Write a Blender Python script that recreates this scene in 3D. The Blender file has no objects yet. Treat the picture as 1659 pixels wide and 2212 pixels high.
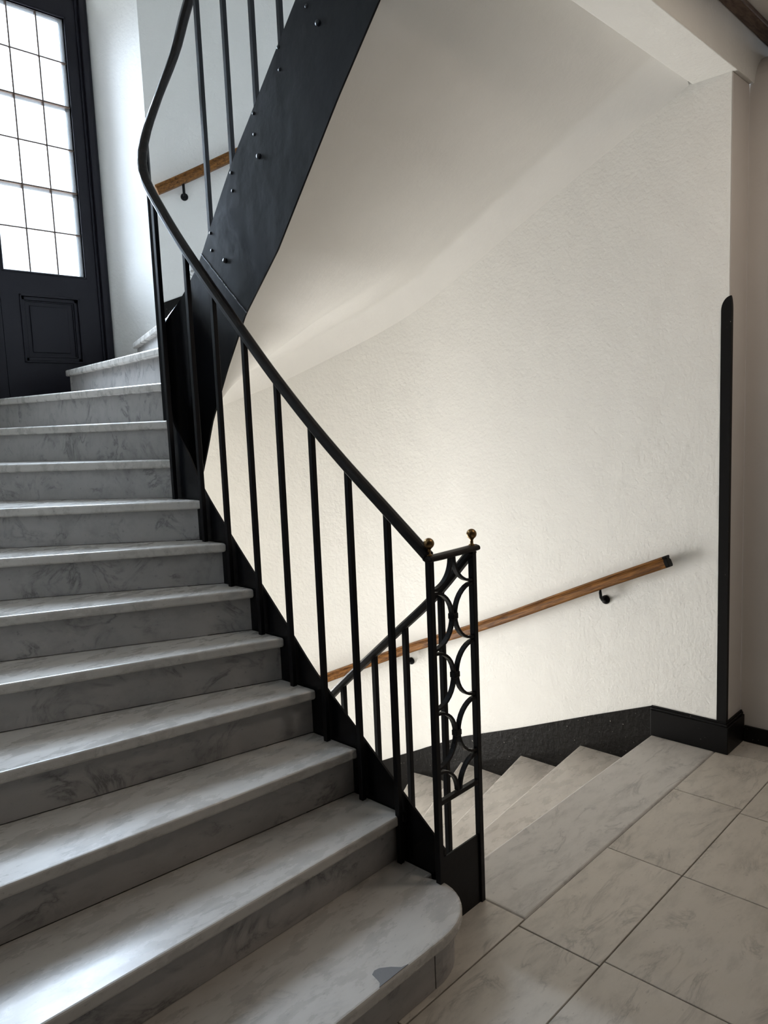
import bpy, bmesh, math
from mathutils import Vector, Matrix
import random
random.seed(7)
rad = math.radians
scn = bpy.context.scene
col = scn.collection

# ------------------------------------------------------------------ camera
# plan axes: x across the two flights, y away along the flights, z up, metres
IMG_W, IMG_H, F_PX = 1659, 2212, 1670.07
EYE = 1.6916
PITCH, ROLL, YAW = 0.121037, -0.041484, 0.804988
cp, sp, cr, sr = math.cos(PITCH), math.sin(PITCH), math.cos(ROLL), math.sin(ROLL)
sa, ca = math.sin(YAW), math.cos(YAW)
def plan(v):            # camera-aligned horizontal frame -> building frame
    return Vector((v[0] * ca + v[1] * sa, -v[0] * sa + v[1] * ca, v[2]))
fwd = plan((0, cp, -sp)); rgt = plan((1, 0, 0)); upv = plan((0, sp, cp))
r2 = cr * rgt + sr * upv
u2 = -sr * rgt + cr * upv
cam_d = bpy.data.cameras.new('camera')
cam_d.sensor_fit = 'VERTICAL'
cam_d.sensor_height = 36.0
cam_d.lens = 36.0 * F_PX / IMG_H
cam_d.clip_start = 0.02
cam = bpy.data.objects.new('camera', cam_d)
col.objects.link(cam)
cam.matrix_world = Matrix(((r2.x, u2.x, -fwd.x, 0), (r2.y, u2.y, -fwd.y, 0),
                           (r2.z, u2.z, -fwd.z, EYE), (0, 0, 0, 1)))
scn.camera = cam

# ------------------------------------------------------------------ world, exposure
w = bpy.data.worlds.new('world'); scn.world = w
w.use_nodes = True
w.node_tree.nodes['Background'].inputs[0].default_value = (0.75, 0.86, 1, 1)
w.node_tree.nodes['Background'].inputs[1].default_value = 2.5
scn.view_settings.view_transform = 'Standard'
scn.view_settings.look = 'None'
scn.view_settings.gamma = 1
scn.view_settings.use_curve_mapping = False
scn.view_settings.exposure = 0.0
FILL_W, FILL_C = 10.0, (1.0, 0.86, 0.72)    # added fill lamp under the hall ceiling, never in view
# daylight standing outside the two glazed doors (the one in view and the one a storey below)
def daylight(name, loc, tilt, power, colour, spread, w_=3.0, h_=3.6):
    ld = bpy.data.lights.new(name, 'AREA'); ld.shape = 'RECTANGLE'
    ld.size = w_; ld.size_y = h_; ld.energy = power; ld.color = colour; ld.spread = rad(spread)
    o = bpy.data.objects.new(name, ld); col.objects.link(o)
    o.location = loc; o.rotation_euler = (rad(-90 + tilt), 0, 0)     # faces back into the stairwell
daylight('daylight_upper', (2.0, 6.1, 4.0), 18, 1220, (0.69, 0.83, 1.0), 116)
daylight('daylight_lower', (1.95, 5.75, -0.3), -34, 660, (1.0, 0.985, 0.945), 150, 2.3, 3.0)

# ------------------------------------------------------------------ materials
def new_mat(name, base=(.8, .8, .8), rough=.5, metal=0, spec=.5):
    m = bpy.data.materials.new(name); m.use_nodes = True
    b = m.node_tree.nodes['Principled BSDF']
    b.inputs['Base Color'].default_value = (*base, 1)
    b.inputs['Roughness'].default_value = rough
    b.inputs['Metallic'].default_value = metal
    b.inputs['Specular IOR Level'].default_value = spec
    return m, m.node_tree, b
def nd(t, typ, **kw):
    n = t.nodes.new(typ)
    for k, v in kw.items():
        if k in n.inputs: n.inputs[k].default_value = v
        else: setattr(n, k, v)
    return n
def pos(t, scale=(1, 1, 1), rot=(0, 0, 0)):
    g = nd(t, 'ShaderNodeNewGeometry'); mp = nd(t, 'ShaderNodeMapping')
    mp.inputs['Scale'].default_value = scale; mp.inputs['Rotation'].default_value = rot
    t.links.new(g.outputs['Position'], mp.inputs['Vector']); return mp.outputs[0]
def ramp(t, src, pts):
    r = nd(t, 'ShaderNodeValToRGB'); t.links.new(src, r.inputs[0])
    el = r.color_ramp.elements
    while len(el) < len(pts): el.new(.5)
    for e, (p, c) in zip(el, pts):
        e.position = p; e.color = (*c, 1) if len(c) == 3 else c
    return r.outputs[0]
def mix(t, a, b, fac, typ='MIX'):
    m = nd(t, 'ShaderNodeMix', data_type='RGBA', blend_type=typ)
    for s, v in ((6, a), (7, b), (0, fac)):
        if hasattr(v, 'links'): t.links.new(v, m.inputs[s])
        else: m.inputs[s].default_value = v if not isinstance(v, tuple) else (*v, 1)
    return m.outputs[2]
def bump(t, b, h, strength, dist):
    n = nd(t, 'ShaderNodeBump'); n.inputs['Strength'].default_value = strength
    n.inputs['Distance'].default_value = dist
    t.links.new(h, n.inputs['Height']); t.links.new(n.outputs[0], b.inputs['Normal']); return n

def plaster(name, c, s=.6):
    m, t, b = new_mat(name, c, .75, spec=.25)
    p = pos(t)
    n1 = nd(t, 'ShaderNodeTexNoise', Scale=48.0, Detail=5.0, Roughness=.6); t.links.new(p, n1.inputs['Vector'])
    n2 = nd(t, 'ShaderNodeTexNoise', Scale=7.0, Detail=3.0); t.links.new(p, n2.inputs['Vector'])
    a = nd(t, 'ShaderNodeMath', operation='MULTIPLY_ADD'); t.links.new(n2.outputs[0], a.inputs[0])
    a.inputs[1].default_value = 1.6; t.links.new(n1.outputs[0], a.inputs[2])
    bump(t, b, a.outputs[0], s, .006)
    cc = ramp(t, n2.outputs[0], [(.3, tuple(x * .985 for x in c)), (.7, tuple(min(1, x * 1.01) for x in c))])
    t.links.new(cc, b.inputs['Base Color'])
    return m
M = {}
M['plaster'] = plaster('white_plaster', (.83, .815, .775))
M['soffit'] = plaster('soffit_plaster', (.82, .80, .76), .2)
M['hallwall'] = plaster('hall_plaster', (.64, .60, .565), .12)
M['hallback'] = plaster('bounce_cut_hall', (.14, .12, .10), .12)  # unseen hall walls, made dark to cut bounce light on the risers

def marble(name, base, vein, rough, amount=.55, scale=1.0, spec=.5, dirt=(.33, .27, .2)):
    m, t, b = new_mat(name, base, rough, spec=spec)
    oi = nd(t, 'ShaderNodeObjectInfo')
    g = nd(t, 'ShaderNodeNewGeometry')
    off = nd(t, 'ShaderNodeVectorMath', operation='MULTIPLY_ADD')
    comb = nd(t, 'ShaderNodeCombineXYZ')
    for i in range(3): t.links.new(oi.outputs['Random'], comb.inputs[i])
    t.links.new(comb.outputs[0], off.inputs[0]); off.inputs[1].default_value = (17, 31, 23)
    t.links.new(g.outputs['Position'], off.inputs[2])
    mp = nd(t, 'ShaderNodeMapping'); mp.inputs['Rotation'].default_value = (.3, .2, .5)
    mp.inputs['Scale'].default_value = (1.0 * scale, 2.6 * scale, 1.8 * scale)
    t.links.new(off.outputs[0], mp.inputs['Vector']); p = mp.outputs[0]
    n1 = nd(t, 'ShaderNodeTexNoise', Scale=2.2, Detail=7.0, Roughness=.62, Distortion=.9); t.links.new(p, n1.inputs['Vector'])
    v = nd(t, 'ShaderNodeMath', operation='SUBTRACT'); t.links.new(n1.outputs[0], v.inputs[0]); v.inputs[1].default_value = .5
    v2 = nd(t, 'ShaderNodeMath', operation='ABSOLUTE'); t.links.new(v.outputs[0], v2.inputs[0])
    line = ramp(t, v2.outputs[0], [(.0, (1, 1, 1)), (.012, (.55, .55, .55)), (.05, (0, 0, 0))])
    n2 = nd(t, 'ShaderNodeTexNoise', Scale=3.4, Detail=4.0); t.links.new(p, n2.inputs['Vector'])
    msk = ramp(t, n2.outputs[0], [(.45, (0, 0, 0)), (.62, (1, 1, 1))])
    vm = nd(t, 'ShaderNodeMath', operation='MULTIPLY'); t.links.new(line, vm.inputs[0]); t.links.new(msk, vm.inputs[1])
    vm2 = nd(t, 'ShaderNodeMath', operation='MULTIPLY'); t.links.new(vm.outputs[0], vm2.inputs[0]); vm2.inputs[1].default_value = amount
    n3 = nd(t, 'ShaderNodeTexNoise', Scale=4.5, Detail=6.0, Roughness=.65); t.links.new(p, n3.inputs['Vector'])
    cloud = ramp(t, n3.outputs[0], [(.3, tuple(x * .80 for x in base)), (.52, base), (.75, tuple(min(1, x * 1.06) for x in base))])
    # small dark flecks
    n4 = nd(t, 'ShaderNodeTexNoise', Scale=26.0, Detail=3.0); t.links.new(p, n4.inputs['Vector'])
    fl = ramp(t, n4.outputs[0], [(.66, (0, 0, 0)), (.74, (.4, .4, .4))])
    c1 = mix(t, cloud, vein, vm2.outputs[0])
    c2 = mix(t, c1, vein, fl)
    rv = nd(t, 'ShaderNodeMapRange'); t.links.new(oi.outputs['Random'], rv.inputs[0])
    rv.inputs[3].default_value = .93; rv.inputs[4].default_value = 1.05
    c3 = mix(t, c2, rv.outputs[0], 1.0, 'MULTIPLY')
    t.links.new(c3, b.inputs['Base Color'])
    rr = ramp(t, n3.outputs[0], [(.35, (rough * .85,) * 3), (.7, (min(1, rough * 1.25),) * 3)])
    t.links.new(rr, b.inputs['Roughness'])
    return m
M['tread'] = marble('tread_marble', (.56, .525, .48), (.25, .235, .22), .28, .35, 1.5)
M['riser'] = marble('shaded_riser_marble', (.42, .40, .385), (.13, .125, .125), .45, .8, 1.3)  # same marble as the treads, darkened: shade on the risers put into the colour
M['tile'] = marble('tile_marble', (.58, .535, .475), (.26, .24, .215), .38, .65, 1.4)
M['slab'] = marble('slab_marble', (.56, .535, .505), (.25, .24, .235), .38, .6, 1.5)

def paint(name, c, rough, bmp=.0, sc=30, chips=0, spec=.3):
    m, t, b = new_mat(name, c, rough, spec=spec)
    p = pos(t)
    if bmp:
        n1 = nd(t, 'ShaderNodeTexNoise', Scale=sc, Detail=4.0); t.links.new(p, n1.inputs['Vector'])
        bump(t, b, n1.outputs[0], bmp, .006)
    if chips:
        n2 = nd(t, 'ShaderNodeTexNoise', Scale=90.0, Detail=2.0); t.links.new(p, n2.inputs['Vector'])
        f = ramp(t, n2.outputs[0], [(chips, (0, 0, 0)), (chips + .02, (1, 1, 1))])
        t.links.new(mix(t, c, (.42, .40, .36), f), b.inputs['Base Color'])
    return m
M['iron'] = paint('black_iron_paint', (.0045, .0045, .0055), .36, .08, 40, 0, .16)
M['plate'] = paint('black_plate_paint', (.0045, .005, .0065), .27, .45, 11, 0, .2)
M['skirt'] = paint('black_skirting_paint', (.011, .010, .009), .42, .6, 45, .74, .1)
M['board'] = paint('black_baseboard_paint', (.009, .0085, .0085), .42, .08, 20, .76, .1)
M['door'] = paint('dark_blue_door_paint', (.011, .0105, .015), .40, .04, 60, 0, .2)
M['lead'] = paint('lead_came', (.10, .07, .055), .5)
M['greybar'] = paint('grey_bar', (.42, .42, .42), .5)
M['repair'] = paint('grey_cement', (.20, .195, .195), .6, .2, 60)
M['grout'] = paint('dark_grout', (.045, .038, .034), .9)
M['weld'] = paint('worn_weld', (.05, .05, .055), .3, .9, 160, .60, .5)
M['bolt'] = paint('bolt_paint', (.008, .008, .009), .3)
M['brass'], t_, b_ = new_mat('aged_brass', (.22, .135, .06), .28, 1)

def wood(name, c1, c2, rough, axis_scale, tilt=None):
    m, t, b = new_mat(name, c1, rough, spec=.2)
    p = pos(t, axis_scale)
    if tilt is not None:
        mp = p.node; mp.vector_type = 'TEXTURE'; mp.inputs['Rotation'].default_value = (tilt, 0, 0)
    n1 = nd(t, 'ShaderNodeTexNoise', Scale=14.0, Detail=6.0, Roughness=.7, Distortion=.6); t.links.new(p, n1.inputs['Vector'])
    t.links.new(ramp(t, n1.outputs[0], [(.36, c2), (.6, c1)]), b.inputs['Base Color'])
    bump(t, b, n1.outputs[0], .1, .002)
    return m
M['oak'] = wood('oak_handrail', (.25, .108, .026), (.06, .022, .006), .45, (.25, 2.2, .16), -.42)
M['darkwood'] = wood('dark_rail_wood', (.013, .0095, .0075), (.005, .004, .004), .40, (3, 1, 3))
M['brown'] = wood('brown_ceiling_wood', (.17, .115, .085), (.08, .05, .035), .5, (1, 4, 4))

def glow_mat(name, c, s):
    m, t, b = new_mat(name, (.8, .8, .8), .3)
    b.inputs['Emission Color'].default_value = (*c, 1)
    b.inputs['Emission Strength'].default_value = s
    return m
def glass_mat(name):
    m, t, b = new_mat(name, (.9, .92, .93), .12)
    out = [n for n in t.nodes if n.type == 'OUTPUT_MATERIAL'][0]
    tr = nd(t, 'ShaderNodeBsdfTransparent'); mx = nd(t, 'ShaderNodeMixShader')
    n1 = nd(t, 'ShaderNodeTexNoise', Scale=120.0, Detail=2.0); t.links.new(pos(t), n1.inputs['Vector'])
    bump(t, b, n1.outputs[0], .4, .003)
    b.inputs['Transmission Weight'].default_value = .0
    mx.inputs[0].default_value = .12
    t.links.new(tr.outputs[0], mx.inputs[1]); t.links.new(b.outputs[0], mx.inputs[2])
    t.links.new(mx.outputs[0], out.inputs[0]); return m
M['glass'] = glass_mat('obscured_pane_glass')
M['globe'] = glow_mat('fill_lamp_glow', FILL_C, 3)  # glow of the added fill lamp
M['ceil'] = plaster('ceiling_plaster', (.74, .71, .67), .1)

# ------------------------------------------------------------------ mesh helpers
def obj(name, verts, faces, mat, parent=None, smooth=False, bevel=0, seg=2, solid=0):
    me = bpy.data.meshes.new(name)
    me.from_pydata([tuple(v) for v in verts], [], faces)
    bm = bmesh.new(); bm.from_mesh(me)
    bmesh.ops.recalc_face_normals(bm, faces=bm.faces)
    bm.to_mesh(me); bm.free()
    me.update()
    if smooth:
        for p in me.polygons: p.use_smooth = True
    o = bpy.data.objects.new(name, me); col.objects.link(o)
    me.materials.append(M[mat])
    if parent: o.parent = parent
    if bevel:
        md = o.modifiers.new('bevel', 'BEVEL'); md.width = bevel; md.segments = seg
        md.limit_method = 'ANGLE'; md.angle_limit = rad(35)
        md.harden_normals = False
    return o
def box_data(x0, x1, y0, y1, z0, z1):
    v = [(x, y, z) for x in (x0, x1) for y in (y0, y1) for z in (z0, z1)]
    f = [(0, 1, 3, 2), (4, 6, 7, 5), (0, 4, 5, 1), (2, 3, 7, 6), (0, 2, 6, 4), (1, 5, 7, 3)]
    return v, f
def box(name, x0, x1, y0, y1, z0, z1, mat, parent=None, **k):
    v, f = box_data(x0, x1, y0, y1, z0, z1); return obj(name, v, f, mat, parent, **k)
def prism_data(poly, z0, z1):
    n = len(poly)
    v = [(p[0], p[1], z0) for p in poly] + [(p[0], p[1], z1) for p in poly]
    f = [tuple(range(n - 1, -1, -1)), tuple(range(n, 2 * n))]
    f += [(i, (i + 1) % n, (i + 1) % n + n, i + n) for i in range(n)]
    return v, f
def prism(name, poly, z0, z1, mat, parent=None, **k):
    v, f = prism_data(poly, z0, z1); return obj(name, v, f, mat, parent, **k)
def join_data(*parts):
    V, F = [], []
    for v, f in parts:
        b = len(V); V += list(v); F += [tuple(i + b for i in q) for q in f]
    return V, F
def sweep_data(path, prof, closed=True):
    """prof: (lateral, up) points. lateral = horizontal, right of travel."""
    V, F = [], []; n = len(prof); P = [Vector(p) for p in path]
    for i, p in enumerate(P):
        t = (P[min(i + 1, len(P) - 1)] - P[max(i - 1, 0)]).normalized()
        lat = t.cross(Vector((0, 0, 1)))
        lat = lat.normalized() if lat.length > 1e-5 else Vector((1, 0, 0))
        un = lat.cross(t).normalized()
        for a, b in prof: V.append(p + lat * a + un * b)
    for i in range(len(P) - 1):
        for j in range(n):
            k = (j + 1) % n
            F.append((i * n + j, i * n + k, (i + 1) * n + k, (i + 1) * n + j))
    F.append(tuple(range(n))); F.append(tuple((len(P) - 1) * n + j for j in range(n - 1, -1, -1)))
    return V, F
def sweep(name, path, prof, mat, parent=None, **k):
    v, f = sweep_data(path, prof); return obj(name, v, f, mat, parent, **k)
def circ(r, n=10): return [(r * math.cos(2 * math.pi * i / n), r * math.sin(2 * math.pi * i / n)) for i in range(n)]
def lathe_data(prof, c, n=20, axis='z'):
    V, F = [], []
    for r, h in prof:
        for i in range(n):
            a = 2 * math.pi * i / n
            q = (r * math.cos(a), r * math.sin(a), h)
            if axis == 'x': q = (h, r * math.cos(a), r * math.sin(a))
            V.append((c[0] + q[0], c[1] + q[1], c[2] + q[2]))
    m = len(prof)
    for i in range(m - 1):
        for j in range(n):
            k = (j + 1) % n; F.append((i * n + j, i * n + k, (i + 1) * n + k, (i + 1) * n + j))
    F.append(tuple(range(n - 1, -1, -1))); F.append(tuple((m - 1) * n + j for j in range(n)))
    return V, F
def lathe(name, prof, c, mat, parent=None, n=20, axis='z', smooth=True):
    v, f = lathe_data(prof, c, n, axis); return obj(name, v, f, mat, parent, smooth=smooth)
def interp(x, pts):
    if x <= pts[0][0]:
        (a, b), (c, d) = pts[0], pts[1]; return b + (x - a) * (d - b) / (c - a)
    for (a, b), (c, d) in zip(pts, pts[1:]):
        if x <= c: return b + (x - a) * (d - b) / (c - a)
    (a, b), (c, d) = pts[-2], pts[-1]; return d + (x - c) * (d - b) / (c - a)
def hermite(x, pts):
    """smooth interpolation (Catmull-Rom, nonuniform)."""
    if x <= pts[0][0] or x >= pts[-1][0]: return interp(x, pts)
    for i in range(len(pts) - 1):
        if x <= pts[i + 1][0]: break
    def sl(j):
        if j == 0: return (pts[1][1] - pts[0][1]) / (pts[1][0] - pts[0][0])
        if j == len(pts) - 1: return (pts[-1][1] - pts[-2][1]) / (pts[-1][0] - pts[-2][0])
        return (pts[j + 1][1] - pts[j - 1][1]) / (pts[j + 1][0] - pts[j - 1][0])
    x0, y0 = pts[i]; x1, y1 = pts[i + 1]; h = x1 - x0; u = (x - x0) / h
    return ((2*u**3 - 3*u**2 + 1) * y0 + (u**3 - 2*u**2 + u) * h * sl(i)
            + (-2*u**3 + 3*u**2) * y1 + (u**3 - u**2) * h * sl(i + 1))

def tag(o, label=None, cat=None, group=None, kind=None):
    if label: o['label'] = label
    if cat: o['category'] = cat
    if group: o['group'] = group
    if kind: o['kind'] = kind
    return o
def thing(name, label, cat, loc=(0, 0, 0), group=None, kind=None):
    o = bpy.data.objects.new(name, None); col.objects.link(o)
    o.empty_display_size = .1
    return tag(o, label, cat, group, kind)

# ------------------------------------------------------------------ stair geometry
R = 0.172                      # rise
STOREY = 21 * R                # floor to floor
UC, VO, RO = 1.91, 2.98, 1.80  # outer stadium: centre line, arc centre, radius
VI = 3.04                      # arc centre of the well
RP, RB = 0.083, 0.106          # well radius at stringer plate, at balusters and handrail
class Path:
    """stadium path: up the left side, round the far end, back down the right side.
    parameter = signed y-equivalent length; 0 at the apex."""
    def __init__(s, r, vc): s.r, s.vc, s.h = r, vc, math.pi * r / 2
    def pt(s, t):
        if t < -s.h: return (UC - s.r, s.vc + (t + s.h))
        if t > s.h: return (UC + s.r, s.vc - (t - s.h))
        a = math.pi / 2 - t / s.r
        return (UC + s.r * math.cos(a), s.vc + s.r * math.sin(a))
    def left(s, v): return -s.h - (s.vc - v)
    def right(s, v): return s.h + (s.vc - v)
    def ang(s, deg): return (90 - deg) * math.pi / 180 * s.r
OUT = Path(RO, VO); PL = Path(RP, VI); BA = Path(RB, VI)

TH = {1: 180, 2: 180, 3: 174, 4: 168, 5: 159.3, 6: 153, 7: 144.6, 8: 135, 9: 121.5, 10: 108.5, 11: 96}
VN = {1: 1.365, 2: 1.721, 3: 1.937, 4: 2.150, 5: 2.322, 6: 2.498, 7: 2.67, 8: 2.828}
SIN = {k: PL.left(v) for k, v in VN.items()}
for k, a in {9: 172, 10: 138, 11: 105}.items(): SIN[k] = PL.ang(a)
for k in range(12, 22):
    TH[k] = 180 - TH[23 - k]; SIN[k] = -SIN[23 - k]
TH[12], TH[13] = 82, 69
TH[22], SIN[22] = 0, PL.right(1.365)
def outer_hit(k):
    p = Vector(PL.pt(SIN[k])); d = Vector((math.cos(rad(TH[k])), math.sin(rad(TH[k]))))
    # march to the stadium boundary
    lo, hi = 0.2, 4.0
    def inside(q):
        if q.y <= VO: return abs(q.x - UC) < RO
        return (q - Vector((UC, VO))).length < RO
    for _ in range(50):
        m = (lo + hi) / 2
        if inside(p + d * m): lo = m
        else: hi = m
    q = p + d * lo
    if q.y <= VO: return OUT.left(q.y) if q.x < UC else OUT.right(q.y)
    a = math.degrees(math.atan2(q.y - VO, q.x - UC)); return OUT.ang(a)
SOUT = {k: outer_hit(k) for k in range(1, 23)}

def edge_pts(path, a, b, step=.05, inset=0):
    n = max(1, int(abs(b - a) / step)); out = []
    pp = path if not inset else Path(path.r - inset, path.vc)
    for i in range(n + 1):
        t = a + (b - a) * i / n
        if inset:  # keep the same angular position
            if t < -path.h: out.append(pp.pt(-pp.h + (t + path.h)))
            elif t > path.h: out.append(pp.pt(pp.h + (t - path.h)))
            else: out.append(pp.pt(t * pp.r / path.r))
        else: out.append(pp.pt(t))
    return out
TT = .038      # tread thickness
OV = .028      # nosing overhang

def make_tread(k, z, parent, name='tread', inset_out=0.0):
    si, so = SIN[k], SOUT[k]
    si2, so2 = SIN[k + 1] + .03, SOUT[k + 1] + .03
    if k == 11: so2 = SOUT[12] + .03
    inn = edge_pts(PL, si, si2, .03)
    out = edge_pts(OUT, so2, so, .06)
    return prism(name, inn + out, z - TT, z, 'tread', parent, bevel=.009, seg=3)
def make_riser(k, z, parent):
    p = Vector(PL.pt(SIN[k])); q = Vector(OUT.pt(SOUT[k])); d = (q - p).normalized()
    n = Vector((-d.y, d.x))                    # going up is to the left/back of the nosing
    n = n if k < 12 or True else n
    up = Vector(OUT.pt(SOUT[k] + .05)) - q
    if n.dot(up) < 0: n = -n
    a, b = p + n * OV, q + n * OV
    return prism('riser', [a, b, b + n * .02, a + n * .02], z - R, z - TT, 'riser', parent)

# ================================================================== STRUCTURE
def structure(o): o['kind'] = 'structure'; return o
# --- floor base and marble tiles
floor = structure(prism('floor', [(-2.6, -2.6), (4.3, -2.6), (4.3, 1.685), (.112, 1.685), (.112, 1.74), (-2.6, 1.74)], -.30, -.03, 'grout'))
G = .0022
def tile(x0, x1, y0, y1, mat='tile', dz=0.0):
    o = box('tile', x0 + G, x1 - G, y0 + G, y1 - G, -.029, dz, mat, floor, bevel=.0015, seg=1)
    return o
xs1 = [2.60 - .612 * i for i in range(8, 0, -1)] + [2.60, 3.213, 3.72, 4.25]
for a, b in zip(xs1, xs1[1:]): tile(a, b, 1.076, 1.372 if a < 3.6 else 1.325, dz=random.uniform(-.0006, .0004))
xs2 = [2.60 - .585 * i for i in range(8, 0, -1)] + [2.60, 3.175, 3.75, 4.25]
for r_ in range(6):
    y1 = 1.076 - .585 * r_; sh = 0 if r_ % 2 == 0 else .29
    for a, b in zip(xs2, xs2[1:]):
        tile(a + sh * 0, b + sh * 0, y1 - .585, y1, dz=random.uniform(-.0006, .0004))
tile(1.42, 2.03, 1.372, 1.60); tile(.11, 1.42, 1.372, 1.60)
for a in (-.50, -1.11, -1.72, -2.33): tile(a, a + .61, 1.372, 1.735)
tag(box('top_step_slab', 2.03 + G, 3.715, 1.372 + G, 1.70, -.05, 0, 'slab', floor, bevel=.01, seg=3))

# --- stairwell wall (curved), with the two door recesses left open
ZB, ZT = -1.74, 6.3
DV = 5.0                                     # plane of the doors
A_R, A_L = 62.6, 117.4                        # recess between these angles
def wall_strip(t0, t1, z0, z1, step=.08):
    pts = edge_pts(OUT, t0, t1, step); n = len(pts)
    V = [(p[0], p[1], z0) for p in pts] + [(p[0], p[1], z1) for p in pts]
    F = [(i, i + 1, i + 1 + n, i + n) for i in range(n - 1)]
    return V, F
def wall_obj(name, parts):
    V, F = join_data(*parts)
    me = bpy.data.meshes.new(name); me.from_pydata(V, [], F); me.update()
    bm = bmesh.new(); bm.from_mesh(me)
    bmesh.ops.remove_doubles(bm, verts=bm.verts, dist=1e-4)
    for f in bm.faces: f.smooth = True
    bm.to_mesh(me); bm.free()
    o = bpy.data.objects.new(name, me); col.objects.link(o); me.materials.append(M['plaster'])
    return structure(o)
sR, sL = OUT.ang(A_R), OUT.ang(A_L)
HEAD = 4.58
wr = wall_obj('wall_right', [wall_strip(sR, OUT.right(1.335), ZB, ZT)])
wl = wall_obj('wall_left', [wall_strip(OUT.left(1.735), sL, ZB, ZT)])
wb = wall_obj('wall_back', [wall_strip(sL, sR, HEAD - STOREY, 11 * R - .04), wall_strip(sL, sR, HEAD, ZT)])
# recess reveals
def recess(name, zoff):
    cR = OUT.pt(sR); cL = OUT.pt(sL)
    fR = (2.612, DV + .02); fL = (1.208, DV + .02)
    z0, z1 = 11 * R - .04 + zoff, HEAD + zoff
    arc = edge_pts(OUT, sR, sL, .08)
    V, F = [], []
    def quad(*q):
        b = len(V); V.extend(q); F.append(tuple(range(b, b + len(q))))
    quad((*cR, z0), (*fR, z0), (*fR, z1), (*cR, z1))
    quad((*cL, z0), (*fL, z0), (*fL, z1), (*cL, z1))
    quad(*[(p[0], p[1], z1) for p in arc], (*fL, z1), (*fR, z1))
    # wall behind and above the door frame
    y = DV + .06
    for a, b, c, d in ((.9, 1.208, z0, z1 + .1), (2.612, 2.95, z0, z1 + .1), (.9, 2.95, 4.42 + zoff, z1 + .1)):
        quad((a, y, c), (b, y, c), (b, y, d), (a, y, d))
    return structure(obj(name, V, F, 'plaster'))
recess('wall_recess_upper', 0); recess('wall_recess_lower', -STOREY)
structure(prism('floor_recess', edge_pts(OUT, sR, sL, .08) + [(1.208, DV + .1), (2.612, DV + .1)], 11 * R - .04, 11 * R - .001, 'tread'))
structure(prism('floor_lower_bounce', [(-.2, 1.1), (4.1, 1.1), (4.1, 5.3), (-.2, 5.3)], -1.80, -10 * R, 'ceil'))  # unseen stand-in floor, kept pale to bounce daylight up to the soffit
# end faces of the stair walls, hall walls
structure(box('wall_pier', 3.711, 3.92, 1.33, 1.6, -.03, 3.14, 'hallwall', bevel=.004))
def hall_right():
    prof = [(3.92, -.03), (3.92, 3.10)]
    for i in range(1, 9):
        a = math.pi / 2 * i / 8; prof.append((3.92 + .2 - .2 * math.cos(a), 3.10 + .2 * math.sin(a)))
    prof += [(4.5, 3.30), (4.5, -.03)]
    n = len(prof)
    V = [(u, -2.6, z) for u, z in prof] + [(u, 1.332, z) for u, z in prof]
    F = [(i, (i + 1) % n, (i + 1) % n + n, i + n) for i in range(n)] + [tuple(range(n)), tuple(range(2 * n - 1, n - 1, -1))]
    return structure(obj('wall_hall_right', V, F, 'hallwall'))
hall_right()
structure(box('wall_front_left', -2.6, .11, 1.735, 1.9, -.03, 3.6, 'hallwall'))
structure(box('wall_hall_left', -2.7, -2.6, -2.7, 1.9, -.03, 3.4, 'hallback'))
structure(box('wall_hall_back', -2.7, 4.6, -2.7, -2.6, -.03, 3.4, 'hallback'))
structure(box('wall_well_lower', -.2, 4.1, 1.52, 1.56, ZB, -.3, 'plaster'))
# ceiling, landing slab, beam
structure(box('ceiling', -2.7, 4.6, -2.7, 1.34, 3.37, 3.60, 'ceil'))
structure(box('beam', -2.7, 4.6, 1.312, 1.512, 3.14, 3.60, 'plaster', bevel=.004))
structure(box('ceiling_stairwell', -.1, 4.0, 1.3, 5.2, ZT, ZT + .1, 'ceil'))
structure(box('wall_landing_upper', -.1, 4.0, 1.3, 1.34, 3.6, ZT, 'plaster'))
structure(box('wall_landing_left', -.1, .11, 1.3, 1.74, 3.6, ZT, 'plaster'))
structure(box('trim_1', -2.6, 4.5, 1.246, 1.311, 3.345, 3.372, 'brown', bevel=.006))

# ================================================================== STAIRCASES
up = thing('marble_staircase', 'grey marble winding staircase with black iron stringer climbing left around the narrow well', 'staircase')
dn = thing('marble_staircase', 'pale marble staircase going down beside the long white wall, behind the newel panel', 'staircase')

# --- first step with a rounded bullnose end
def bull(off, y_back):
    pts = [(.115, 1.365 + off), (1.50, 1.365 + off)]
    cx, cy, rx, ry = 1.60, 1.545, .215 - off, .18 - off
    for i in range(0, 13):
        a = -math.pi / 2 + (math.pi / 2) * i / 12
        pts.append((cx + rx * math.cos(a), cy + ry * math.sin(a)))
    pts += [(1.80 if off == 0 else 1.785, 1.60), (PL.pt(-1)[0], 1.60), (PL.pt(-1)[0], y_back), (.115, y_back)]
    return pts
prism('tread', bull(0, 1.755), R - TT, R, 'tread', up, bevel=.009, seg=3)
bl = bull(.028, 1.60)
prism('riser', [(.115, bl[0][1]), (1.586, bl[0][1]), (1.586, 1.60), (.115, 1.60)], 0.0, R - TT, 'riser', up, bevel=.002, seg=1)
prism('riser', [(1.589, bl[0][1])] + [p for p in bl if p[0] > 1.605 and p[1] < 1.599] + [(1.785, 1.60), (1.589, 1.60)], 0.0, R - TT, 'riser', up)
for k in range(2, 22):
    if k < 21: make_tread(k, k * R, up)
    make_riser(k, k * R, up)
# return riser of the step that ends free in the door recess
arc = edge_pts(OUT, SOUT[12] + .02, sR, .06, inset=.02)
arc2 = edge_pts(OUT, SOUT[12] + .02, sR, .06, inset=.04)
prism('riser', arc + arc2[::-1], 11 * R, 12 * R - TT, 'riser', up)
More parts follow.
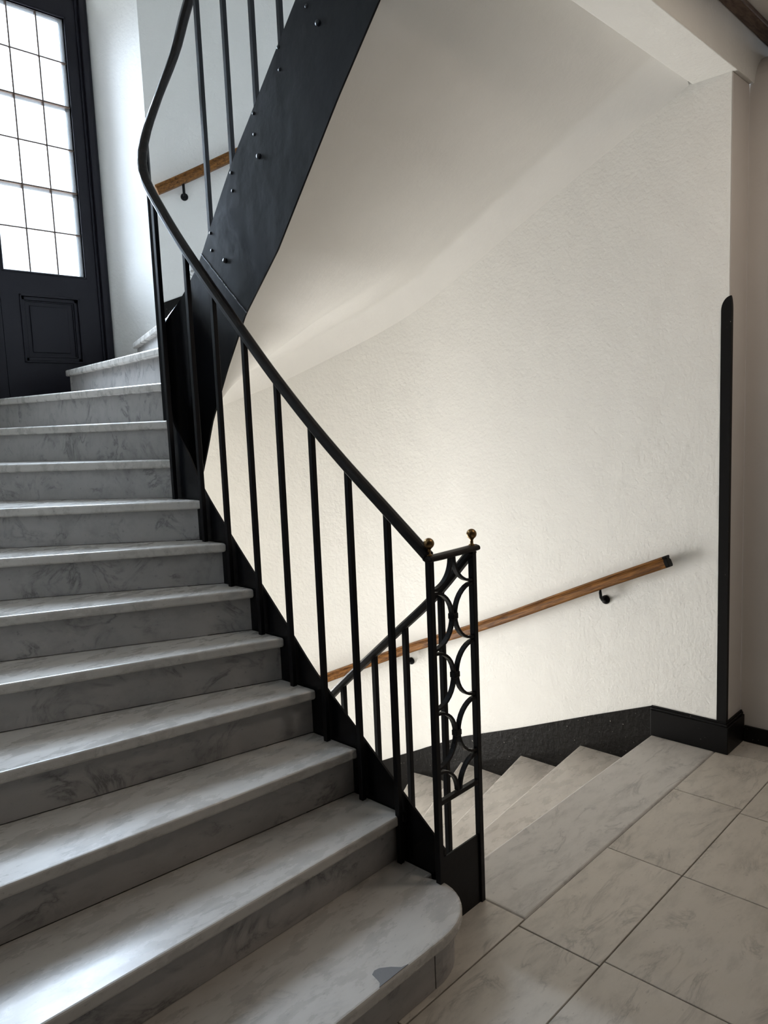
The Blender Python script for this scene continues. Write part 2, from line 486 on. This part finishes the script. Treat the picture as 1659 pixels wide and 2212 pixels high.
# upper landing
structure(box('floor_upper', -2.7, 4.0, 1.33, 1.735, 3.601, STOREY, 'slab'))
# --- steps going down
for k in range(12, 21):
    make_tread(k, (k - 21) * R, dn)
for k in range(12, 22):
    make_riser(k, (k - 21) * R, dn)

# --- stringer plates
NOS_UP = [(1.50, .17), (1.721, .344), (1.937, .516), (2.150, .688), (2.322, .86), (2.498, 1.032), (2.67, 1.204), (2.828, 1.376)]
TOP = [(PL.left(v), z + .07) for v, z in NOS_UP] + [(PL.left(2.90), 1.562), (PL.left(2.96), 1.640), (PL.left(3.02), 1.73), (PL.ang(165), 1.88), (PL.ang(148), 2.05), (PL.ang(120), 2.13), (PL.ang(90), 2.185), (PL.ang(60), 2.235), (PL.ang(30), 2.29), (PL.ang(0), 2.335),
       (PL.right(2.966), 2.40), (PL.right(2.864), 2.528), (PL.right(2.689), 2.74), (PL.right(2.534), 2.90), (PL.right(2.243), 3.20),
       (PL.right(2.15), 3.29), (PL.right(1.937), 3.46), (PL.right(1.721), 3.62), (PL.right(1.50), 3.72)]
BOT = [(PL.left(1.50), -.48), (PL.left(1.9), -.15), (PL.left(2.498), .37), (PL.left(2.828), .72), (PL.ang(180), 1.04), (PL.ang(110), 1.19), (PL.ang(50), 1.34),
       (PL.ang(0), 1.505), (PL.right(3.0), 1.588), (PL.right(2.949), 1.705), (PL.right(2.814), 1.922), (PL.right(2.659), 2.138), (PL.right(2.426), 2.357), (PL.right(2.051), 2.808),
       (PL.right(1.836), 3.044), (PL.right(1.50), 3.40)]
def plate_data(t0, t1, zoff=0, th=.008):
    n = int((t1 - t0) / .02); V, F = [], []
    ts = [t0 + (t1 - t0) * i / n for i in range(n + 1)]
    a, b = Path(RP - th, VI), Path(RP, VI)
    for t in ts:
        def q(pp):
            if t < -PL.h: return pp.pt(-pp.h + (t + PL.h))
            if t > PL.h: return pp.pt(pp.h + (t - PL.h))
            return pp.pt(t * pp.r / PL.r)
        i_, o_ = q(a), q(b); zt, zb = hermite(t, TOP) + zoff, interp(t, BOT) + zoff
        V += [(*i_, zb), (*o_, zb), (*o_, zt), (*i_, zt)]
    for i in range(n):
        for j in range(4):
            k = (j + 1) % 4; F.append((4 * i + j, 4 * i + k, 4 * i + 4 + k, 4 * i + 4 + j))
    F += [(0, 1, 2, 3), (4 * n + 3, 4 * n + 2, 4 * n + 1, 4 * n)]
    return V, F
def plate(t0, t1, parent, zoff=0):
    v, f = plate_data(t0, t1, zoff)
    o = obj('stringer_plate', v, f, 'plate', parent, smooth=True)
    md = o.modifiers.new('split', 'EDGE_SPLIT'); md.split_angle = rad(40)
    return o
sp_ = plate(PL.left(1.545), PL.right(1.52), up)
sp2 = plate(PL.ang(60), PL.right(1.552), dn, -STOREY)
# bolts on the well side of the returning plate
BX = UC + RP - .008
for v, z, big in [(2.132, 3.079, 1), (2.188, 3.155, 0), (2.355, 3.074, 0), (2.354, 2.996, 0), (2.525, 2.890, 0), (2.528, 2.813, 0),
                  (2.507, 2.726, 1), (2.693, 2.708, 0), (2.691, 2.637, 0), (2.866, 2.503, 0), (2.865, 2.431, 0), (2.773, 2.374, 1)]:
    r_ = .0105 if big else .0068; hb = .008 if big else .0035
    lathe('bolt', [(r_, .002), (r_, -hb * .6), (r_ * .7, -hb), (.001, -hb * 1.1)], (BX, v, z), 'bolt', sp_, 10, 'x')
# weld seam
seam = []
for i in range(25):
    u_ = i / 24; seam.append((BX - .0005, 2.946 + (2.648 - 2.946) * u_ + random.uniform(-.002, .002), 2.431 + (2.146 - 2.431) * u_))
sweep('weld_seam', seam, circ(.0022, 6), 'weld', sp_)

# --- plastered soffits under the flights
SOFF = [(OUT.left(1.4), -.46), (OUT.left(2.2), -.10), (OUT.left(2.98), .30), (OUT.ang(130), .88), (OUT.ang(90), 1.37), (OUT.ang(70), 1.60), (OUT.ang(50), 1.828), (OUT.ang(38.9), 1.950), (OUT.ang(28.6), 2.078),
        (OUT.ang(9.4), 2.312), (OUT.right(2.846), 2.510), (OUT.right(2.225), 2.812), (OUT.right(1.72), 3.050), (OUT.right(1.511), 3.147), (OUT.right(1.3), 3.24)]
def s_at(tab, t):
    k = max(2, min(21, int(math.floor(t)))); f = t - k
    a = tab[k]; b = tab[k + 1]; return a + (b - a) * f
def soffit(parent, t0, t1, zoff=0):
    rows = []; N = int((t1 - t0) * 8); NJ = 56
    for i in range(N + 1):
        t = t0 + (t1 - t0) * i / N
        a = s_at(SIN, t); b = s_at(SOUT, t)
        if t > 20.9:
            pass
        p = Vector(PL.pt(a)); q = Vector(OUT.pt(b)); zi = interp(a, BOT) + .015; zo = hermite(b, SOFF)
        L = (q - p).length; row = []
        f_ = max(0.0, min(1.0, (OUT.right(2.9) - b) / 1.5)); f_ = f_ * f_ * (3 - 2 * f_)
        wd, dr = .165, .145                                # chamfer along the wall
        zc = zo + dr
        k1 = (zc - zi) / (L - wd)
        for j in range(NJ):
            u = j / (NJ - 1)
            s = L * (1 - (1 - u) ** 1.7)
            x = s - (L - wd)
            if x <= 0:
                z = zc + k1 * x
                if x > -.62: z += .085 * f_ * math.sin(math.pi * -x / .62) ** 2
            else:
                h = x / wd; z = zc - dr * h
            c = p + (q - p) * (s / L)
            row.append((c.x, c.y, z + zoff))
        # soften the crease
        zz = [r_[2] for r_ in row]
        for _ in range(1):
            zz = [zz[0]] + [(zz[j - 1] + 2 * zz[j] + zz[j + 1]) / 4 for j in range(1, NJ - 1)] + [zz[-1]]
        row = [(r_[0], r_[1], z_) for r_, z_ in zip(row, zz)]
        rows.append(row)
    V = [v for r_ in rows for v in r_]; n = NJ
    F = [(i * n + j, i * n + j + 1, (i + 1) * n + j + 1, (i + 1) * n + j) for i in range(len(rows) - 1) for j in range(n - 1)]
    return obj('soffit', V, F, 'soffit', parent, smooth=True)
soffit(up, 2.0, 21.55)

# ================================================================== BALUSTRADES
ZR = [(1.55, 1.258), (1.73, 1.402), (1.914, 1.548), (2.093, 1.702), (2.286, 1.884), (2.466, 2.068), (2.66, 2.268), (2.836, 2.459), (2.953, 2.600)]
MID = 6.08
RAIL = [(BA.left(v), z) for v, z in ZR] + [(BA.ang(180), 2.715), (BA.ang(135), 2.86), (BA.ang(90), 3.035), (BA.ang(45), 3.22), (BA.ang(0), 3.37)] \
     + [(BA.right(v), MID - z) for v, z in ZR[::-1]]
def rail_z(t): return hermite(t, RAIL)
rail_prof = [(-.021, -.010), (-.021, .004), (-.016, .012), (-.006, .016), (.006, .016), (.016, .012), (.021, .004), (.021, -.010), (.010, -.018), (-.010, -.018)]
def rail_path(t0, t1, zoff=0, step=.025):
    n = int((t1 - t0) / step)
    return [(*BA.pt(t0 + (t1 - t0) * i / n), rail_z(t0 + (t1 - t0) * i / n) + zoff) for i in range(n + 1)]
HB = .0098
def baluster(x, y, z0, z1, parent, ang=0, slope=0):
    c_, s_ = math.cos(ang), math.sin(ang); V = []
    for z, top in ((z0, 0), (z1, 1)):
        for a, b in ((-HB, -HB), (HB, -HB), (HB, HB), (-HB, HB)):
            V.append((x + a * c_ - b * s_, y + a * s_ + b * c_, z + top * b * slope))
    F = [(0, 1, 2, 3), (7, 6, 5, 4)] + [(i, (i + 1) % 4, (i + 1) % 4 + 4, i + 4) for i in range(4)]
    return obj('baluster', V, F, 'iron', parent, bevel=.0015, seg=1)
ub = thing('stair_balustrade', 'black iron balustrade with dark curving handrail and ball-topped newel panel', 'balustrade')
db = thing('stair_balustrade', 'black iron balustrade sloping down behind the newel panel in front of white wall', 'balustrade')
sweep('handrail', rail_path(BA.left(1.55), BA.right(1.56)), rail_prof, 'darkwood', ub, smooth=False, bevel=.003, seg=2)
# the lower rail runs out of the right newel
LOWR = [(1.545, 1.243), (1.71, 1.070), (1.918, .893), (2.283, .578), (2.66, .20), (2.953, -.132), (3.04, -.24)]
sweep('handrail', [(UC + RB, 1.545 + (2.98 - 1.545) * i / 40, hermite(1.545 + (2.98 - 1.545) * i / 40, LOWR)) for i in range(41)],
      [(a, b * .85) for a, b in rail_prof], 'iron', db)
def tread_of_left(v):
    k = 1
    for j in range(2, 9):
        if v > VN[j] + .01: k = j
    return k
for v in (1.723, 1.898, 2.074, 2.252, 2.433, 2.618, 2.788):
    t = BA.left(v); baluster(*BA.pt(t), tread_of_left(v) * R, rail_z(t) - .012, ub, 0, .95)
for t, k in ((BA.left(3.00), 8), (BA.ang(112), 10)):
    baluster(*BA.pt(t), k * R, rail_z(t) - .012, ub, 0 if k == 8 else -.9)
for v in (2.905, 2.72, 2.54, 2.372, 2.195, 2.02, 1.845):
    t = BA.right(v); z0 = hermite(PL.right(v), TOP) - .14
    baluster(*BA.pt(t), z0, rail_z(t) - .012, ub, 0, -.95)
for v in (1.683, 1.857, 2.021, 2.203, 2.38, 2.56, 2.74):
    z0 = hermite(PL.right(v), TOP) - STOREY - .14
    baluster(UC + RB, v, z0, hermite(v, LOWR) - .010, db, 0, -.9)
# newel posts, top bar, finials
NY = 1.545; XL, XR = UC - RB - .003, UC + RB + .003
def post(x, z0, z1):
    return box('newel_post', x - .0105, x + .0105, NY - .0105, NY + .0105, z0, z1, 'iron', ub, bevel=.0015, seg=1)
pl_ = post(XL, R, 1.246); pr_ = post(XR, 0, 1.246)
bar = [(XL - .012, NY, 1.252), (XL + .05, NY, 1.251), (XR - .03, NY, 1.252), (XR + .022, NY, 1.253)]
sweep('newel_top_rail', bar, [(a * .95, b * .62) for a, b in rail_prof], 'darkwood', ub, bevel=.003)
for x, p_ in ((XL, pl_), (XR, pr_)):
    prof = [(.0105, 1.258), (.0105, 1.264), (.0055, 1.267), (.005, 1.279), (.008, 1.2835)]
    for i in range(13):
        a = rad(-58) + (rad(88) + rad(58)) * i / 12
        prof.append((.0172 * math.cos(a), 1.2995 + .0172 * math.sin(a)))
    prof.append((.0004, 1.2995 + .0172))
    lathe('ball_finial', prof, (x, NY, 0), 'brass', p_, 20)
box('kick_plate', XL + .009, XR - .009, NY - .003, NY + .003, 0.0, .252, 'iron', ub)
box('crossbar', XL + .009, XR - .009, NY - .0085, NY + .0085, .436, .452, 'iron', ub, bevel=.001, seg=1)
# bent flat-bar arcs
def arc_bar(side, z0, a0, a1):
    xw = (XR - XL) / 2 - .0125; base = XL + .0095 if side > 0 else XR - .0095
    n = 16; V, F = [], []
    for i in range(n + 1):
        a = a0 + (a1 - a0) * i / n
        for r_, dy in ((0, -.008), (0, .008), (.0085, .008), (.0085, -.008)):
            V.append((base + side * (xw - r_) * math.cos(a), NY + dy, z0 + (.096 - r_) * math.sin(a)))
    for i in range(n):
        for j in range(4):
            k = (j + 1) % 4; F.append((4 * i + j, 4 * i + k, 4 * i + 4 + k, 4 * i + 4 + j))
    F += [(0, 1, 2, 3), (4 * n + 3, 4 * n + 2, 4 * n + 1, 4 * n)]
    return obj('bent_arc', V, F, 'iron', ub)
hp = math.pi / 2
for side in (1, -1):
    for z in (1.046, .850, .652): arc_bar(side, z, -hp, hp)
    arc_bar(side, 1.240, -hp, 0); arc_bar(side, .454, 0, hp)
for z in (1.046, .850, .652):
    box('collar', UC - .0135, UC + .0135, NY - .0115, NY + .0115, z - .0095, z + .0095, 'iron', ub, bevel=.0015, seg=1)

# ================================================================== DOORS
def door(name, zoff, label):
    root = thing(name, label, 'door'); root['kind'] = 'structure'
    y = DV; z0 = 1.952 + zoff - .055; zt = 4.36 + zoff
    lr = 2.538; m_ = 2 * UC
    # frame: architrave of three stepped strips
    for (xa, xb, d) in ((lr, 2.556, .012), (2.556, 2.590, .035), (2.590, 2.614, .022)):
        h0, h1 = zt + .05 + (xa - lr) * .9, zt + .05 + (xb - lr) * .9
        vv, ff = join_data(box_data(xa, xb, y - d, y + .06, z0 - .01, h1), box_data(m_ - xb, m_ - xa, y - d, y + .06, z0 - .01, h1),
                           box_data(m_ - xb, xb, y - d, y + .06, h0, h1))
        obj('frame', vv, ff, 'door', root, bevel=.004, seg=2)
    box('threshold', m_ - lr, lr, y - .02, y + .05, z0 - .02, z0 - .004, 'door', root)
    box('meeting_rebate', UC - .012, UC + .012, y + .040, y + .052, z0, zt + .05, 'door', root)
    for side in (1, -1):
        def X(x): return x if side > 0 else m_ - x
        def bd(xa, xb, *r): return box_data(min(X(xa), X(xb)), max(X(xa), X(xb)), *r)
        def bx(nm, xa, xb, *r, **k):
            return obj(nm, *bd(xa, xb, *r[:4]), r[4], r[5], **k)
        gl, gr, gb, gt = 1.945, 2.462, 2.688 + zoff, 4.278 + zoff      # glass opening
        ll = UC + .0015
        pb, pt_, plx, prx = 2.127 + zoff, 2.548 + zoff, 2.022, 2.405
        # leaf: stiles and rails round the glass and the lower panel
        leaf = obj('leaf', *join_data(bd(ll, gl, y, y + .045, z0, zt + .05), bd(gr, lr, y, y + .045, z0, zt + .05),
             bd(gl, gr, y, y + .045, gt, zt + .05), bd(gl, gr, y, y + .045, pt_, gb),
             bd(gl, gr, y, y + .045, z0, pb), bd(gl, plx, y, y + .045, pb, pt_), bd(prx, gr, y, y + .045, pb, pt_)), 'door', root)
        # lower raised panel with moulding
        bx('door_panel', plx, prx, y + .022, y + .035, pb, pt_, 'door', leaf)
        bx('raised_field', plx + .065, prx - .075, y + .014, y + .024, pb + .065, pt_ - .065, 'door', leaf, bevel=.004)
        for d0, d1, hgt in ((0, .012, .008), (.012, .034, -.006), (.034, .042, -.012)):
            q = join_data(bd(plx + d0, prx - d0, y - hgt, y + .03, pt_ - d1, pt_ - d0), bd(plx + d0, prx - d0, y - hgt, y + .03, pb + d0, pb + d1),
                          bd(plx + d0, plx + d1, y - hgt, y + .03, pb + d0, pt_ - d0), bd(prx - d1, prx - d0, y - hgt, y + .03, pb + d0, pt_ - d0))
            obj('moulding', *q, 'door', leaf, bevel=.003, seg=2)
        q = join_data(bd(gl - .012, gr + .012, y - .006, y + .02, gb - .012, gb), bd(gr, gr + .010, y - .006, y + .02, gb - .012, gt + .01),
                      bd(gl - .010, gl, y - .006, y + .02, gb - .012, gt + .01), bd(gl - .01, gr + .01, y - .006, y + .02, gt, gt + .012))
        obj('glazing_bead', *q, 'door', leaf, bevel=.002, seg=1)
        cols = [gl, 2.113, 2.290, gr]; rows = [gb + .2650 * i for i in range(6)] + [gt]
        for i in range(3):
            for j in range(6):
                obj('pane', *bd(cols[i] + .0005, cols[i + 1] - .0005, y + .018, y + .022, rows[j] + .0005, rows[j + 1] - .0005), 'glass', leaf)
        for i in (1, 2): bx('lead_came', cols[i] - .0045, cols[i] + .0045, y + .012, y + .028, gb, gt, 'lead', leaf)
        for j in range(1, 6): bx('lead_came', gl, gr, y + .011, y + .028, rows[j] - .004, rows[j] + .004, 'lead', leaf)
        for j in (2, 4): bx('saddle_bar', gl, gr, y + .030, y + .036, rows[j] - .024, rows[j] - .003, 'greybar', leaf)
        bx('edge_strip', gr - .026, gr, y + .030, y + .036, gb, gt, 'greybar', leaf)
        bx('edge_strip', gl, gr - .02, y + .030, y + .036, gt - .022, gt, 'greybar', leaf)
    return root
door('door_1', 0, 'dark blue-black double door with leaded frosted panes at the stair turn')
door('door_2', -STOREY, 'dark double door with leaded frosted panes at the turn one storey below')

# ================================================================== WALL HANDRAILS, SKIRTINGS, TRIMS
HR = [(OUT.ang(63), -.455), (OUT.ang(45.5), -.222), (OUT.ang(32.8), -.083), (OUT.ang(20.4), .069), (OUT.ang(9.6), .208), (OUT.right(2.742), .425), (OUT.right(1.99), .762), (OUT.right(1.60), .932)]
hand_prof = [(-.017, -.029), (-.023, -.022), (-.023, .006), (-.016, .011), (-.016, .015), (-.023, .020), (-.021, .029), (.021, .029), (.023, .020), (.016, .015), (.016, .011), (.023, .006), (.023, -.022), (.017, -.029)]
def wall_handrail(label, zoff, t0, t1, brk):
    root = thing('wall_handrail', label, 'handrail', group=None)
    n = int((t1 - t0) / .05); off = .06
    pp = Path(RO - off, VO); path = []
    for i in range(n + 1):
        t = t0 + (t1 - t0) * i / n
        q = pp.pt(t * pp.r / OUT.r) if abs(t) <= OUT.h else pp.pt(pp.h + t - OUT.h)
        path.append((*q, hermite(t, HR) + zoff))
    sweep('rail', path, hand_prof, 'oak', root, bevel=.002, seg=1)
    p1, p0 = Vector(path[-1]), Vector(path[-2]); d = (p1 - p0).normalized()
    sweep('end_cap', [p1 - d * .004, p1 + d * .018], [(a * 1.0, b * 1.0) for a, b in hand_prof], 'board', root, bevel=.002, seg=1)
    for t in brk:
        q = pp.pt(t * pp.r / OUT.r) if abs(t) <= OUT.h else pp.pt(pp.h + t - OUT.h)
        wq = OUT.pt(t); z = hermite(t, HR) + zoff
        a = Vector((*q, z - .020)); b = Vector((*wq, z - .095)); nrm = (Vector((*q, 0)) - Vector((*wq, 0))).normalized()
        arm = [a, a + Vector((0, 0, -.025)), a + Vector((0, 0, -.052)) - nrm * .006, a + Vector((0, 0, -.070)) - nrm * .022, b + nrm * .0]
        br = sweep('bracket', arm, circ(.0085, 8), 'iron', root, smooth=True)
        # wall rose
        V, F = lathe_data([(.024, -.004), (.024, .006), (.017, .014), (.006, .018)], (0, 0, 0), 16, 'x')
        ang = math.atan2(nrm.y, nrm.x)
        V = [(b.x + v[0] * math.cos(ang) - v[1] * math.sin(ang), b.y + v[0] * math.sin(ang) + v[1] * math.cos(ang), b.z + v[2]) for v in V]
        obj('wall_rose', V, F, 'iron', br, smooth=True)
    return root
wall_handrail('oak wall handrail with black end cap running down the white wall on the right', 0, OUT.ang(63), OUT.right(1.60), (OUT.right(1.955), OUT.right(2.98) - .36))
wall_handrail('oak wall handrail glimpsed between the balusters, above the staircase turn', STOREY, OUT.ang(61.5), OUT.right(1.60), (OUT.ang(56), OUT.ang(20), OUT.right(2.1)))

SK = [(OUT.ang(62.4), -1.128), (OUT.ang(20.1), -.657), (OUT.ang(10.9), -.527), (OUT.right(2.949), -.342), (OUT.right(2.526), -.178), (OUT.right(2.038), .022), (OUT.right(1.695), .157)]
def skirting(name, zoff, t0, t1):
    n = int((t1 - t0) / .04); V, F = [], []
    th = .008; pp = Path(RO - th, VO)
    for i in range(n + 1):
        t = t0 + (t1 - t0) * i / n
        q = pp.pt(t * pp.r / OUT.r) if abs(t) <= OUT.h else pp.pt(pp.h + t - OUT.h)
        wq = OUT.pt(t); z = interp(t, SK) + zoff; zb = z - .42
        V += [(*q, zb), (*q, z), (*wq, z), (*wq, zb)]
    for i in range(n):
        for j in range(3): F.append((4 * i + j, 4 * i + j + 1, 4 * i + 5 + j, 4 * i + 4 + j))
    F += [(0, 1, 2, 3), (4 * n + 3, 4 * n + 2, 4 * n + 1, 4 * n)]
    o = obj(name, V, F, 'skirt'); return structure(o)
skirting('baseboard_stair', 0, OUT.ang(62.4), OUT.right(1.70))
skirting('baseboard_stair_upper', STOREY, OUT.ang(62.4), OUT.right(1.70))
# landing baseboard wrapping the pier
def wrap_board(name, pts, h, th, steps):
    parts = []
    return parts
def board_poly(th): return [(3.711 - th, 1.70), (3.711 - th, 1.33 - th), (3.92 + .0, 1.33 - th), (3.92, 1.33), (3.711, 1.33), (3.711, 1.70)]
vv, ff = join_data(prism_data(board_poly(.020), 0.001, .138), prism_data(board_poly(.014), .138, .150), prism_data(board_poly(.009), .150, .159))
structure(obj('baseboard_right', vv, ff, 'board', bevel=.003, seg=2))
structure(box('baseboard_hall', 3.905, 3.921, -2.6, 1.309, .001, .082, 'board', bevel=.003))
# black corner guard with a rounded top
def guard():
    V, F = [], []
    w_ = .046; z0, z1 = .159, 2.178; n = 8
    prof = [(w_, z0)] + [(w_ * (1 - (1 - math.cos(math.pi / 2 * i / n)) * .98), z1 - .065 + .065 * math.sin(math.pi / 2 * i / n)) for i in range(n + 1)] + [(0, z0)]
    # face on the stair side
    d = .007
    for s, mk in enumerate((lambda a, z, o: (3.711 - o, 1.33 + a - d, z), lambda a, z, o: (3.711 - d + a * .55, 1.33 - o, z))):
        b = len(V); m = len(prof)
        for o in (0, d): V += [mk(a, z, o) for a, z in prof]
        F += [tuple(b + i for i in range(m)), tuple(b + m + i for i in range(m - 1, -1, -1))]
        F += [(b + i, b + (i + 1) % m, b + m + (i + 1) % m, b + m + i) for i in range(m)]
    return structure(obj('trim_2', V, F, 'board'))
guard()

# grey repair patch let into the front of the first tread
patch = [(1.354, 1.420), (1.368, 1.426), (1.384, 1.422), (1.409, 1.401), (1.427, 1.378), (1.448, 1.3715), (1.399, 1.3715), (1.362, 1.3715), (1.332, 1.3715), (1.345, 1.383), (1.350, 1.400)]
prism('repair_patch', patch, R - .004, R + .0012, 'repair', up)

# invented ceiling lamp above the view, added to brighten hall floor and wall
lamp = thing('fill_lamp', 'added fill lamp, round and flush under the hall ceiling, out of view', 'lamp')
LX, LY = 2.9, .35
lathe('fill_lamp_base', [(.21, 3.355), (.21, 3.369), (.20, 3.3695)], (LX, LY, 0), 'iron', lamp)
lathe('fill_lamp_globe', [(.001, 3.318), (.10, 3.32), (.17, 3.33), (.198, 3.345), (.20, 3.355)], (LX, LY, 0), 'globe', lamp)
ld = bpy.data.lights.new('fill_light', 'AREA'); ld.shape = 'DISK'; ld.size = .38; ld.energy = FILL_W; ld.color = FILL_C
lo = bpy.data.objects.new('fill_light', ld); col.objects.link(lo); lo.location = (LX, LY, 3.31); lo.parent = lamp
